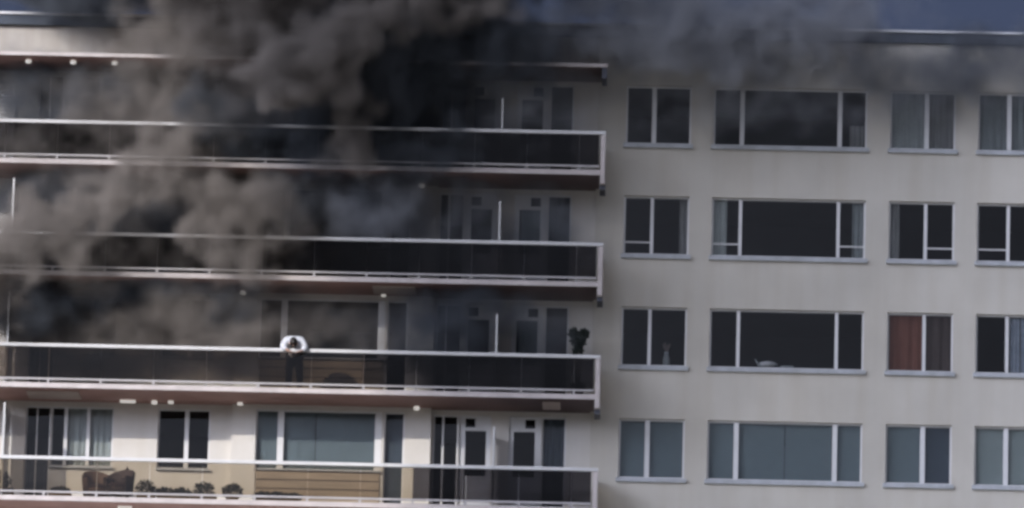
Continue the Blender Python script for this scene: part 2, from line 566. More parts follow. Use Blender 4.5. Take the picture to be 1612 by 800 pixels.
# --- balconies
PANEL = 1.3325
JOINT0 = 2.335 - 0.10                     # right end of the last pane
STANCH = [-4.965, -7.605, -7.6, -7.6]
for k, zc in enumerate(SLAB):
    z0, z1 = zc - 0.06, zc + 0.06
    sl_ = MB()
    sl_.box(XL, XB, -DEPTH, -0.003 + BY, z0, z1)
    sl_.box(XL, BAY[0] - 0.003, -0.003 + BY, -0.003, z0, z1)
    sl_.box(BAY[1] + 0.003, XB - 0.245, -0.003 + BY, -0.003, z0, z1)
    bal = sl_.build('balcony', 'slab_edge', BLD)
    sf = MB()
    sf.box(XL, XB - 0.16, -DEPTH + 0.03, -0.006 + BY, z0 - 0.012, z0 - 0.002)
    sf.box(XL, BAY[0] - 0.006, BY - 0.003, -0.006, z0 - 0.012, z0 - 0.002)
    sf.box(BAY[1] + 0.006, XB - 0.25, BY - 0.003, -0.006, z0 - 0.012, z0 - 0.002)
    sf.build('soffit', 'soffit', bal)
    MB().box(XL, XB - 0.03, -DEPTH + 0.05, BY - 0.01, z1 + 0.004, z1 + 0.014).build('floor_finish', 'floor_tile', bal)
    zr = zc + 1.035
    MB().box(XL, XB, -DEPTH - 0.03, -DEPTH + 0.05, zr - 0.045, zr + 0.045).build('handrail', 'rail_metal', bal, 0.012)
    zb = zc + 0.165
    MB().box(XL, XB - 0.16, -DEPTH - 0.005, -DEPTH + 0.04, zb - 0.025, zb + 0.025).build('bottom_rail', 'rail_grey', bal, 0.006)
    gm = None
    off = (0.27, -0.30, 0.10, 0.06)[k]
    x = XB - 0.17
    first = True
    xs = [x]
    xj = -0.978 - (PANEL * 3 if False else 0)
    joints = []
    base = (-0.978, -0.978, -3.635, -2.304)[k]
    q = base
    while q < XB - 0.6:
        q += PANEL
    while q > XL:
        if q < XB - 0.6:
            joints.append(q)
        q -= PANEL
    pts = [XB - 0.17] + joints + [XL]
    for a, b in zip(pts[1:], pts[:-1]):
        MB().box(a + 0.003, b - 0.003, -DEPTH + 0.01, -DEPTH + 0.022, zb + 0.02, zr - 0.04).build('glass_panel', ('tinted_glass' if k == 2 and b < -3.5 else 'smoked_glass') if k < 3 else ('smoked_glass' if a > -2.4 else 'bronze_glass'), bal)
    for n_, q in enumerate(joints):
        MB().box(q - 0.03, q + 0.03, -DEPTH + 0.0, -DEPTH + 0.05, z1 - 0.01, zb - 0.024).build('bracket', 'rail_grey', bal)
        if abs((q - base) / PANEL) % 3 < 0.1 or abs((q - base) / PANEL) % 3 > 2.9:
            MB().box(q - 0.012, q + 0.012, -DEPTH + 0.024, -DEPTH + 0.05, zb + 0.022, zr - 0.044).build('stanchion', 'rail_grey', bal)
    # the right-hand end: a pale cheek, then glass and a handrail back to the wall
    MB().box(XB - 0.125, XB - 0.005, -DEPTH - 0.012, -0.95, zc - 0.29, zr - 0.05).build('end_cheek', 'slab_edge', bal, 0.01)
    MB().box(XB - 0.135, XB + 0.01, -1.7, -0.9, zc - 0.40, zc - 0.295).build('end_bracket', 'dark_bracket', bal)
    MB().box(XB - 0.10, XB - 0.04, -0.945, FY - 0.006, zr - 0.04, zr + 0.03).build('side_rail', 'rail_metal', bal, 0.01)
    MB().box(XB - 0.075, XB - 0.063, -0.94, FY - 0.006, zc + 0.1, zr - 0.045).build('side_glass', 'bronze_glass', bal)

mb = MB()
mb.box(XL, XB, -DEPTH, -0.003 + BY, CANOPY - 0.045, CANOPY + 0.045)
mb.box(XL, BAY[0] - 0.003, -0.003 + BY, -0.003, CANOPY - 0.045, CANOPY + 0.045)
mb.box(BAY[1] + 0.003, XB - 0.245, -0.003 + BY, -0.003, CANOPY - 0.045, CANOPY + 0.045)
can = mb.build('canopy', 'slab_edge', BLD)
mb = MB()
mb.box(XL, XB - 0.03, -DEPTH + 0.04, BY - 0.006, CANOPY - 0.06, CANOPY - 0.047)
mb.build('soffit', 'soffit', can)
MB().box(XB - 0.14, XB - 0.01, -DEPTH + 0.02, -1.0, CANOPY - 0.34, CANOPY - 0.062).build('end_bracket', 'dark_bracket', can)

# --- party screens between the flats
for k, fz in enumerate(FLOORS):
    for xs_ in (-0.30, -12.72)[:1 if k == 0 else 2]:
        h = (1.85, 2.06, 2.03, 2.05)[k] + (0.33 if xs_ < -5 else 0)
        sc_ = MB().box(xs_ - 0.022, xs_ + 0.022, -1.74, -1.66, fz + 0.02, fz + h).build('party_screen', 'rail_metal', BLD)
        MB().box(xs_ - 0.008, xs_ + 0.008, -1.658, -0.06, fz + 0.06, fz + h - 0.05).build('screen_panel', 'screen_glass', sc_)
        MB().box(xs_ - 0.02, xs_ + 0.02, -1.658, -0.04, fz + h - 0.045, fz + h).build('top_bar', 'rail_metal', sc_)

# --- lamps, and pale sheets standing in for patches of light on the soffits
def soffit_lamp(k_parent, x, y, zs, wide=0.0):
    m_ = MB()
    if wide:
        m_.box(x - wide / 2, x + wide / 2, y - 0.05, y + 0.05, zs - 0.075, zs - 0.004)
        return m_.build('batten_lamp', 'lamp_white', k_parent, 0.015)
    m_.lathe(x, y, [(0.055, zs - 0.10), (0.075, zs - 0.085), (0.08, zs - 0.03), (0.06, zs - 0.004)], 12)
    return m_.build('ceiling_lamp', 'lamp_white', k_parent, smooth=True)

BALS = [o for o in BLD.children if o.name.split('.')[0] == 'balcony']
SO = [z - 0.072 for z in SLAB]
for x, wd in ((-9.70, 0.40), (-9.02, 0), (-8.60, 0.14), (-6.83, 0.14), (-2.32, 0)):
    soffit_lamp(BALS[2], x, -0.45, SO[2], wd)
for x, wd in ((-6.85, 0), (-3.25, 0.12)):
    soffit_lamp(BALS[1], x, -0.45, SO[1], wd)
for x, wd in ((-2.35, 0),):
    soffit_lamp(BALS[0], x, -0.45, SO[0], wd)
for x in (-12.5, -11.35, -10.28):
    soffit_lamp(can, x, -1.45, CANOPY - 0.06, 0)
soffit_lamp(BALS[3], -9.6, -1.35, SO[3], 0.36)
for k, a, b in ((2, -12.22, -10.88), (1, -3.5, -2.4), (2, 0.9, 1.35)):
    MB().box(a, b, -1.45, -0.5, SO[k] - 0.03, SO[k] - 0.003).build('light_patch', 'soffit_pale', BALS[k], 0.005)

# --- louvred shutter at the left end of the top flat
lv = MB()
fz = FLOORS[0]
lv.box(-12.99, -12.93, -0.1, -0.04, fz + 0.02, fz + 2.45)
lv.box(-14.2, -14.14, -0.1, -0.04, fz + 0.02, fz + 2.45)
lvo = lv.build('louvre_shutter', 'white_frame', BLD)
for q in range(21):
    z = fz + 0.08 + q * 0.112
    MB().quad((-14.14, -0.10, z), (-12.99, -0.10, z), (-12.99, -0.05, z + 0.095), (-14.14, -0.05, z + 0.095)).build('slat', 'louvre', lvo)

# ------------------------------------------------------------------ curtains and blinds
def curtain(x0, x1, z0, z1, y, material, label, folds=0.09, amp=0.018, kind='curtain', group=None):
    n = max(8, int((x1 - x0) / folds) * 6)
    ph = random.random() * 6
    mb = MB()
    for r in range(2):
        for i in range(n + 1):
            t = i / n
            x = x0 + (x1 - x0) * t
            a = amp * (0.7 + 0.6 * r)
            x_ = x + 0.35 * folds * math.sin(x * 3.1 + ph) + 0.3 * folds * math.sin(x * 7.3 + 2 * ph)
            yy = y + a * math.sin(x_ / folds * PI + ph) + 0.3 * a * math.sin(x / folds * 1.7 + ph * 2)
            mb.v.append((x, yy, z1 if r == 0 else z0 + 0.012 * math.sin(x * 9 + ph)))
    for i in range(n):
        mb.f.append((i, i + 1, n + 2 + i, n + 1 + i))
    o = mb.build(kind, material, None, smooth=True)
    return tag(o, label, 'curtain', group)

def blind(x0, x1, z0, z1, y, material, label):
    e = empty('roller_blind', (0, 0, 0))
    MB().box(x0, x1, y, y + 0.004, z0, z1 - 0.05).build('fabric', material, e)
    MB().box(x0, x1, y - 0.008, y + 0.012, z0 - 0.03, z0 - 0.001).build('bottom_bar', 'white_frame', e)
    MB().tube((x0, y + 0.02, z1 - 0.025), (x1, y + 0.02, z1 - 0.025), 0.024).build('roller', 'white_frame', e)
    return tag(e, label, 'blind')

CY = 0.16
def zz(i):
    return WTOP[i] - WH + 0.01, WTOP[i] + 0.02
z0, z1 = zz(0)
curtain(9.67, 10.57, z0, z1, CY, 'net_white', 'pale grey net curtain in left pane of hazy top floor window, second from right edge')
curtain(10.64, 11.33, z0, z1, CY, 'curtain_sand', 'dim grey net curtain in right pane of top floor window, second from right edge')
curtain(11.93, 12.68, z0, z1, CY, 'net_grey', 'grey net curtain in left pane of the top right corner window')
curtain(12.76, 13.62, z0, z1, CY, 'net_grey', 'grey net curtain in right pane of the top right corner window, cut by picture edge')
curtain(8.62, 8.98, z0, z0 + 0.62, CY, 'curtain_sand', 'small pale half curtain low in right pane of wide top floor window', 0.07)
z0, z1 = zz(1)
curtain(4.28, 4.52, z0, z1, CY, 'curtain_sand', 'narrow grey curtain at right edge of second row window beside balcony', 0.06)
curtain(5.12, 5.50, z0, z1, CY, 'net_white', 'pale curtain drawn to left side of wide second row window', 0.07)
curtain(8.72, 9.05, z0, z1, CY, 'net_grey', 'grey curtain drawn to right side of wide second row window', 0.07)
curtain(9.67, 9.93, z0, z1, CY, 'curtain_sand', 'sandy curtain at left edge of second row window right of the wide one', 0.06)
z0, z1 = zz(2)
curtain(9.67, 10.57, z0, z1, CY, 'curtain_red', 'brick red curtain filling left pane of third row window', 0.12)
curtain(10.64, 11.33, z0, z1, CY, 'curtain_brown', 'dark brown curtain filling right pane of third row window, beside red one', 0.12)
curtain(12.80, 13.05, z0, z1, CY, 'curtain_blue', 'narrow striped blue grey curtain in third row window at right picture edge', 0.05)
curtain(13.08, 13.62, z0, z1, CY, 'curtain_blue', 'wide pale blue grey curtain at right picture edge, third row', 0.07)
z0, z1 = zz(3)
blind(2.87, 3.51, z0 + 0.04, z1, CY, 'blind_teal', 'lowered grey blind, narrow left pane of bottom row window beside balcony')
blind(3.64, 4.52, z0 + 0.04, z1, CY, 'blind_teal', 'lowered grey blind, right pane of bottom row window beside balcony')
blind(5.13, 5.78, z0 + 0.04, z1, CY, 'blind_teal', 'lowered grey blind, left pane of wide bottom row window')
blind(5.90, 7.08, z0 + 0.04, z1, CY, 'blind_teal', 'lowered grey blind, left half of centre pane in wide bottom row window')
blind(7.10, 8.29, z0 + 0.04, z1, CY, 'blind_teal', 'lowered grey blind, right half of centre pane in wide bottom row window')
blind(8.42, 9.04, z0 + 0.04, z1, CY, 'blind_teal', 'lowered grey blind, right pane of wide bottom row window')
blind(9.67, 10.54, z0 + 0.04, z1, CY, 'blind_teal', 'lowered grey blind, left pane of bottom row window second from right')
blind(10.66, 11.32, z0 + 0.04, z1, CY, 'blind_dark', 'dark navy blind, right pane of bottom row window second from right')
blind(11.94, 12.66, z0 + 0.04, z1, CY, 'blind_pale', 'pale greenish blind, left pane of bottom right corner window')
blind(12.78, 13.60, z0 + 0.04, z1, CY, 'blind_pale', 'pale greenish blind, right pane of bottom right corner window')
f3 = FLOORS[3]
curtain(-11.25, -10.77, f3 + 1.1, f3 + OTOP, 0.17, 'net_white', 'grey net curtain left of mullion, lowest balcony window at far left')
curtain(-10.68, -10.12, f3 + 1.1, f3 + OTOP, 0.17, 'net_white', 'grey net curtain right of mullion, lowest balcony window at far left')
curtain(-6.38, -5.87, f3 + 1.1, f3 + OTOP, -0.05, 'blind_teal', 'slate curtain in narrow left pane of the lowest bay window', amp=0.005, folds=0.25)
curtain(-5.70, -4.90, f3 + 1.1, f3 + OTOP, -0.05, 'blind_teal', 'slate curtain in left third of the lowest bay window', amp=0.005, folds=0.25)
curtain(-4.88, -3.38, f3 + 1.1, f3 + OTOP, -0.05, 'blind_teal', 'wide slate curtain in right part of the lowest bay window', amp=0.005, folds=0.25)
curtain(-3.08, -2.66, f3 + 0.1, f3 + OTOP, -0.05, 'blind_dark', 'dark curtain behind glazed balcony door of the lowest bay', amp=0.005, folds=0.25)
f2 = FLOORS[2]
curtain(0.93, 1.46, f3 + 0.1, f3 + OTOP, 0.17, 'blind_dark', 'dark curtain behind rightmost balcony door of the lowest flat')
curtain(0.22, 0.72, f2 + 1.1, f2 + 2.3, 0.17, 'blind_teal', 'grey curtain behind kitchen door beside the potted plant')
f1 = FLOORS[1]
curtain(0.22, 0.72, f1 + 1.1, f1 + 2.3, 0.17, 'blind_teal', 'grey curtain behind right kitchen door two floors above the lowest')
curtain(0.93, 1.46, f1 + 0.1, f1 + OTOP, 0.17, 'blind_dark', 'dark curtain behind rightmost balcony door two floors above the lowest')

# things standing on the window sills, third row
z0 = WTOP[2] - WH
e = empty('vase', (4.02, 0.40, z0))
MB().lathe(0, 0, [(0.05, 0), (0.09, 0.12), (0.10, 0.25), (0.05, 0.40), (0.06, 0.46)]).build('body', 'crockery', e, smooth=True)
mb = MB()
for q in range(9):
    a = q * 0.7
    mb.tube((0, 0, 0.42), (0.10 * math.cos(a), 0.07 * math.sin(a), 0.66 + 0.05 * math.sin(q * 2.3)), 0.010, 0.022, 6)
mb.build('dried_stems', 'furniture', e)
tag(e, 'pale vase with dried stems inside third row window beside balcony', 'vase')
MB().box(2.5, 4.75, 0.2, 0.55, z0 - 0.06, z0 - 0.001).build('inner_ledge', 'furniture', BLD)
e = empty('tureen', (6.62, 0.24, z0 + 0.045))
MB().lathe(0, 0, [(0.10, 0), (0.24, 0.04), (0.27, 0.12), (0.2, 0.16), (0.04, 0.2)]).build('bowl', 'crockery', e, smooth=True)
MB().tube((-0.24, 0, 0.1), (-0.33, 0, 0.25), 0.025, 0.015).build('spout', 'crockery', e)
tag(e, 'low pale bowl with spout standing in wide third row window', 'bowl')
t_ = MB().box(6.95, 7.28, 0.16, 0.34, z0 + 0.045, z0 + 0.13).build('box', 'crockery', None, 0.02)
tag(t_, 'flat pale box beside the bowl in wide third row window', 'box')
t_ = MB().box(4.9, 9.3, 0.2, 0.5, z0 - 0.06, z0 + 0.044).build('inner_ledge', 'furniture', BLD)

# ------------------------------------------------------------------ balcony furniture and plants
def tub_chair(x, y, z, rz, material, label):
    e = empty('tub_chair', (x, y, z))
    e.rotation_euler.z = rz
    n = 22
    mb = MB()
    for i in range(n + 1):                      # curved shell open to the front (-y)
        a = R(-35) + R(250) * i / n
        h = 0.60 + 0.26 * max(0, math.sin(a)) ** 0.8
        c, s = math.cos(a), math.sin(a)
        for r, zz_ in ((0.36, 0.16), (0.41, h - 0.04), (0.385, h), (0.34, h - 0.03), (0.31, 0.2)):
            mb.v.append((r * c, r * s * 0.95, zz_))
    for i in range(n):
        for q in range(5):
            a, b = i * 5 + q, i * 5 + (q + 1) % 5
            mb.f.append((a, b, b + 5, a + 5))
    mb.f.append((0, 1, 2, 3, 4))
    mb.f.append(tuple(n * 5 + q for q in (4, 3, 2, 1, 0)))
    mb.build('shell', material, e, smooth=True)
    MB().lathe(0, 0, [(0.30, 0.16), (0.33, 0.2), (0.33, 0.3), (0.28, 0.33)], 18).build('seat', material, e, smooth=True)
    MB().lathe(0, 0, [(0.27, 0.331), (0.29, 0.36), (0.28, 0.42), (0.2, 0.44)], 18).build('cushion', 'cushion', e, smooth=True)
    for a in (45, 135, 225, 315):
        c, s = 0.25 * math.cos(R(a)), 0.25 * math.sin(R(a))
        MB().tube((c, s, 0), (c, s, 0.17), 0.018).build('leg', 'dark_bracket', e)
    return tag(e, label, 'chair', 'tub chairs on the lowest balcony')

FZ = FLOORS[3] + 0.008
tub_chair(-10.35, -0.95, FZ, R(20), 'wicker', 'brown wicker tub chair on lowest balcony, left of the darker chair')
tub_chair(-9.78, -1.22, FZ, R(-25), 'wicker_dark', 'dark brown wicker tub chair on lowest balcony, right of the paler chair')
e = empty('bottle', (-9.62, -0.80, FZ + 0.62))
e.location.z = FZ
MB().lathe(0, 0, [(0.16, 0), (0.17, 0.02), (0.03, 0.05), (0.03, 0.60), (0.2, 0.62), (0.2, 0.645)], 16).build('table', 'wicker_dark', e, smooth=False)
e.name = 'side_table'
tag(e, 'small round dark side table behind the darker wicker chair', 'table')
e = empty('lantern', (-9.62, -0.80, FZ + 0.646))
MB().lathe(0, 0, [(0.06, 0), (0.06, 0.03), (0.045, 0.05), (0.045, 0.2), (0.07, 0.22), (0.015, 0.29)], 8).build('body', 'wicker_dark', e)
MB().tube((0, 0, 0.285), (0, 0, 0.33), 0.01).build('ring', 'dark_bracket', e)
tag(e, 'small dark lantern on the side table behind the wicker chairs', 'lantern')

def leaves(mb, c, rad, n, size, up=0.4):
    for _ in range(n):
        while True:
            p = Vector((random.uniform(-1, 1), random.uniform(-1, 1), random.uniform(-1, 1)))
            if 0.25 < p.length < 1:
                break
        q = Vector((c[0] + p.x * rad[0], c[1] + p.y * rad[1], c[2] + p.z * rad[2]))
        d = (p + Vector((random.uniform(-.6, .6), random.uniform(-.6, .6), random.uniform(-.3, .6) + up))).normalized()
        s = d.orthogonal().normalized()
        s = (s * math.cos(random.random() * 6) + d.cross(s) * math.sin(random.random() * 6)).normalized()
        L = size * random.uniform(0.7, 1.3)
        k = len(mb.v)
        nrm = d.cross(s) * L * 0.12
        mb.v += [tuple(q), tuple(q + d * L * 0.5 + s * L * 0.28 + nrm), tuple(q + d * L), tuple(q + d * L * 0.5 - s * L * 0.28 + nrm)]
        mb.f.append((k, k + 1, k + 2, k + 3))

def planter(x0, x1, h, label, y=-1.25, leafm='leaf', leafh=0.3):
    e = empty('planter', ((x0 + x1) / 2, y, FZ))
    w2 = (x1 - x0) / 2
    t = MB()
    t.box(-w2, w2, -0.14, -0.115, 0, h); t.box(-w2, w2, 0.115, 0.14, 0, h)
    t.box(-w2, -w2 + 0.025, -0.114, 0.114, 0, h); t.box(w2 - 0.025, w2, -0.114, 0.114, 0, h)
    t.box(-w2 + 0.026, w2 - 0.026, -0.114, 0.114, 0.01, h - 0.04)
    t.build('trough', 'planter', e)
    lf = MB()
    nb = max(1, int(w2 * 2 / 0.35))
    for i in range(nb):
        cx = -w2 + (i + 0.5) * 2 * w2 / nb
        hh = leafh * random.uniform(0.75, 1.2)
        leaves(lf, (cx, 0, h + hh * 0.3), (0.25, 0.15, hh * 0.7), 420, 0.075)
    lf.build('foliage', leafm, e)
    return tag(e, label, 'planter', 'planters along the lowest balcony')

planter(-11.55, -10.98, 0.14, 'small low planter left of the wicker chairs', leafh=0.16)
planter(-9.32, -8.86, 0.2, 'short leafy planter just right of the wicker chairs', leafh=0.26)
planter(-8.80, -7.98, 0.14, 'long low dark planter under the two-pane window', leafm='leaf_dark', leafh=0.24)
planter(-7.95, -7.30, 0.2, 'dark bushy planter right of the long low one', leafm='leaf_dark', leafh=0.32)
planter(-7.05, -6.75, 0.2, 'single small planter at left corner of the bay', leafh=0.25)
planter(-6.30, -5.2, 0.12, 'low planter under left part of the bay window', leafm='leaf_dark', leafh=0.14)
planter(-13.1, -12.45, 0.25, 'bushy planter at far left picture edge of lowest balcony', leafm='leaf_dark', leafh=0.4)

# the tall potted plant with two spreading lobes at the balcony's end
e = empty('potted_plant', (1.78, -1.20, FLOORS[2] + 0.016))
MB().lathe(0, 0, [(0.13, 0), (0.19, 0.30), (0.20, 0.36), (0.17, 0.36), (0.16, 0.30)], 16).build('pot', 'pot', e, smooth=True)
mb = MB()
for dx in (-0.10, -0.03, 0.04, 0.11):
    mb.tube((dx * 0.4, 0, 0.3), (dx * 1.0, 0.02, 1.25), 0.02, 0.012)
mb.build('stem', 'planter', e)
lf = MB()
leaves(lf, (-0.13, 0, 1.62), (0.10, 0.12, 0.12), 260, 0.10, 1.2)
leaves(lf, (0.13, 0, 1.62), (0.10, 0.12, 0.12), 260, 0.10, 1.2)
leaves(lf, (0, 0, 1.45), (0.17, 0.12, 0.12), 300, 0.10, 0.6)
leaves(lf, (0, 0, 1.18), (0.10, 0.10, 0.24), 260, 0.09, 0.4)
lf.build('foliage', 'leaf_dark', e)
tag(e, 'dark potted plant with heart shaped crown at right end of balcony', 'plant')

# ------------------------------------------------------------------ the person leaning over the rail
def skinned(name, verts, edges, radii, material, parent=None, sub=2):
    me = bpy.data.meshes.new(name)
    me.from_pydata(verts, edges, [])
    o = bpy.data.objects.new(name, me)
    COL.objects.link(o)
    me.materials.append(MATS[material])
    md = o.modifiers.new('skin', 'SKIN')
    md.use_smooth_shade = True
    for i, sv in enumerate(me.skin_vertices[0].data):
        r = radii[i]
        sv.radius = r if isinstance(r, tuple) else (r, r)
        sv.use_root = (i == 0)
    if sub:
        s = o.modifiers.new('sub', 'SUBSURF')
        s.levels = s.render_levels = sub
    if parent:
        o.parent = parent
    return o

px_, py_, pz_ = -5.43, -1.30, FLOORS[2] + 0.016
PER = empty('person', (px_, py_, pz_))
B_ = [(0, 0, 0.88), (0, -0.10, 1.05), (0, -0.28, 1.19), (0, -0.44, 1.25), (0, -0.57, 1.19), (0, -0.67, 1.13),          # 0-5 pelvis..head
      (-0.10, 0.0, 0.84), (-0.13, -0.09, 0.46), (-0.13, 0.0, 0.09), (-0.14, -0.15, 0.04),                          # 6-9 leg
      (0.10, 0.0, 0.84), (0.14, -0.06, 0.46), (0.15, 0.06, 0.09), (0.16, -0.09, 0.04),                             # 10-13 leg
      (-0.18, -0.46, 1.19), (-0.27, -0.60, 1.00), (-0.15, -0.70, 0.92), (-0.11, -0.73, 0.88),                      # 14-17 arm
      (0.18, -0.46, 1.19), (0.31, -0.62, 0.97), (0.20, -0.71, 0.90), (0.15, -0.74, 0.87)]                          # 18-21 arm
E_ = [(0, 1), (1, 2), (2, 3), (3, 4), (4, 5), (0, 6), (6, 7), (7, 8), (8, 9), (0, 10), (10, 11), (11, 12), (12, 13),
      (3, 14), (14, 15), (15, 16), (16, 17), (3, 18), (18, 19), (19, 20), (20, 21)]
R_ = [0.13, 0.125, 0.14, 0.11, 0.055, 0.095, 0.095, 0.06, 0.04, 0.035, 0.095, 0.06, 0.04, 0.035,
      0.06, 0.042, 0.03, 0.032, 0.06, 0.042, 0.03, 0.032]
for sx, base in ((-1, 17), (1, 21)):                       # fingers closing over the rail
    bx_, by_, bz_ = B_[base]
    for q in range(5):
        a = len(B_)
        off = (q - 1.5) * 0.021 if q < 4 else 0.05
        ln = (0.075, 0.085, 0.08, 0.065, 0.05)[q]
        if q < 4:
            B_ += [(bx_ - sx * 0.02, by_ - 0.03 + off, bz_), (bx_ - sx * (0.02 + ln * 0.6), by_ - 0.03 + off, bz_ - 0.012), (bx_ - sx * (0.02 + ln), by_ - 0.03 + off, bz_ - 0.045)]
        else:
            B_ += [(bx_, by_ + 0.03, bz_ + 0.01), (bx_ - sx * 0.02, by_ + 0.06, bz_ + 0.005), (bx_ - sx * 0.04, by_ + 0.08, bz_ - 0.01)]
        E_ += [(base, a), (a, a + 1), (a + 1, a + 2)]
        R_ += [0.010, 0.009, 0.008]
skinned('body', B_, E_, R_, 'skin', PER)
skinned('shirt', [B_[1], (0, 0.0, 0.90), B_[2], (0, -0.44, 1.22), B_[14], B_[15], (-0.16, -0.69, 0.93), B_[18], B_[19], (0.21, -0.70, 0.91)],
        [(0, 1), (0, 2), (2, 3), (3, 4), (4, 5), (5, 6), (3, 7), (7, 8), (8, 9)],
        [0.18, 0.17, 0.205, 0.20, 0.14, 0.10, 0.06, 0.14, 0.10, 0.06], 'shirt', PER)
skinned('trousers', [(0, 0.01, 0.87), (-0.11, 0, 0.80), B_[7], (-0.13, 0.0, 0.10), (0.11, 0, 0.80), B_[11], (0.15, 0.06, 0.10)],
        [(0, 1), (1, 2), (2, 3), (0, 4), (4, 5), (5, 6)], [0.17, 0.125, 0.10, 0.085, 0.125, 0.10, 0.085], 'trousers', PER)
hm = bmesh.new()
bmesh.ops.create_icosphere(hm, subdivisions=3, radius=1)
for v in hm.verts:
    d = v.co.copy()
    v.co = Vector((d.x * 0.10, d.y * 0.125, d.z * 0.135)) * (1 + 0.05 * math.sin(d.x * 9 + d.z * 7) * math.cos(d.y * 8))
    v.co += Vector((0, -0.72, 1.12))
dead = [v for v in hm.verts if v.co.y < -0.70 and v.co.z < 1.06]
bmesh.ops.delete(hm, geom=dead, context='VERTS')
me = bpy.data.meshes.new('hair')
hm.to_mesh(me)
hm.free()
for p in me.polygons:
    p.use_smooth = True
me.materials.append(MATS['hair'])
o = bpy.data.objects.new('hair', me)
COL.objects.link(o)
o.parent = PER
fm = MB()                                                   # the face looks down past the rail
for sx in (-1, 1):
    fm.lathe(sx * 0.035, -0.80, [(0.012, 1.03), (0.014, 1.036), (0.012, 1.042)], 8)
fm.build('eyes', 'hair', PER)
MB().tube((0, -0.78, 1.02), (0, -0.81, 1.005), 0.018, 0.012, 6).build('nose', 'skin', PER)
for sx in (-1, 1):
    MB().lathe(sx * 0.097, -0.70, [(0.012, 1.06), (0.022, 1.08), (0.022, 1.10), (0.01, 1.12)], 8).build('ear', 'skin', PER)
tag(PER, 'person in white top and dark trousers leaning head down over balcony rail', 'person')

# ------------------------------------------------------------------ smoke
_rng = np.random.default_rng(11)
_LAT = _rng.random((64, 64, 64), dtype=np.float32)
def vnoise(p):
    """Value noise on an (n,3) array, period 64."""
    i = np.floor(p).astype(np.int32)
    f = (p - i).astype(np.float32)
    f = f * f * (3 - 2 * f)
    i &= 63
    j = (i + 1) & 63
    x0, y0, z0, x1, y1, z1 = i[:, 0], i[:, 1], i[:, 2], j[:, 0], j[:, 1], j[:, 2]
    fx, fy, fz = f[:, 0], f[:, 1], f[:, 2]
    L = _LAT
    a = L[x0, y0, z0] * (1 - fx) + L[x1, y0, z0] * fx
    b = L[x0, y1, z0] * (1 - fx) + L[x1, y1, z0] * fx
    c = L[x0, y0, z1] * (1 - fx) + L[x1, y0, z1] * fx
    d = L[x0, y1, z1] * (1 - fx) + L[x1, y1, z1] * fx
    return (a * (1 - fy) + b * fy) * (1 - fz) + (c * (1 - fy) + d * fy) * fz

def fbm(p, octs, billow=False):
    s, a, t = 0, 1.0, 0
    for o in range(octs):
        n = vnoise(p * (2.03 ** o) + 17.3 * o)
        s = s + a * (np.abs(2 * n - 1) if billow else n)
        t += a
        a *= 0.55
    return s / t

def smoke_volume(name, lo, hi, res, dens, material):
    """A cloud: the density worked out per cell is handed to a Volume Cube."""
    nx, ny, nz = res
    me = bpy.data.meshes.new(name)
    me.vertices.add(nx * ny * nz)
    at = me.attributes.new('soot', 'FLOAT', 'POINT')
    at.data.foreach_set('value', np.ascontiguousarray(dens, dtype=np.float32).ravel())
    o = bpy.data.objects.new(name, me)
    COL.objects.link(o)
    t = bpy.data.node_groups.new(name, 'GeometryNodeTree')
    t.interface.new_socket('Geometry', in_out='INPUT', socket_type='NodeSocketGeometry')
    t.interface.new_socket('Geometry', in_out='OUTPUT', socket_type='NodeSocketGeometry')
    N, L = t.nodes, t.links
    gi, go = N.new('NodeGroupInput'), N.new('NodeGroupOutput')
    pos = N.new('GeometryNodeInputPosition')
    sub = N.new('ShaderNodeVectorMath'); sub.operation = 'SUBTRACT'; sub.inputs[1].default_value = lo
    mul = N.new('ShaderNodeVectorMath'); mul.operation = 'MULTIPLY'
    mul.inputs[1].default_value = [(n - 1) / (b - a) for n, a, b in zip(res, lo, hi)]
    add = N.new('ShaderNodeVectorMath'); add.operation = 'ADD'; add.inputs[1].default_value = (0.5, 0.5, 0.5)
    fl = N.new('ShaderNodeVectorMath'); fl.operation = 'FLOOR'
    dot = N.new('ShaderNodeVectorMath'); dot.operation = 'DOT_PRODUCT'
    dot.inputs[1].default_value = (1, nx, nx * ny)
    L.new(pos.outputs[0], sub.inputs[0]); L.new(sub.outputs[0], mul.inputs[0]); L.new(mul.outputs[0], add.inputs[0])
    L.new(add.outputs[0], fl.inputs[0]); L.new(fl.outputs[0], dot.inputs[0])
    na = N.new('GeometryNodeInputNamedAttribute'); na.data_type = 'FLOAT'; na.inputs['Name'].default_value = 'soot'
    si = N.new('GeometryNodeSampleIndex'); si.data_type = 'FLOAT'; si.domain = 'POINT'; si.clamp = True
    L.new(gi.outputs[0], si.inputs['Geometry'])
    L.new(na.outputs['Attribute'], si.inputs['Value'])
    L.new(dot.outputs['Value'], si.inputs['Index'])
    vc = N.new('GeometryNodeVolumeCube')
    vc.inputs['Min'].default_value, vc.inputs['Max'].default_value = lo, hi
    for ax, n in zip('XYZ', res):
        vc.inputs['Resolution ' + ax].default_value = n
    L.new(si.outputs[0], vc.inputs['Density'])
    sm = N.new('GeometryNodeSetMaterial'); sm.inputs['Material'].default_value = material
    L.new(vc.outputs[0], sm.inputs[0]); L.new(sm.outputs[0], go.inputs[0])
    me.materials.append(material)
    md = o.modifiers.new('smoke', 'NODES')
    md.node_group = t
    return o

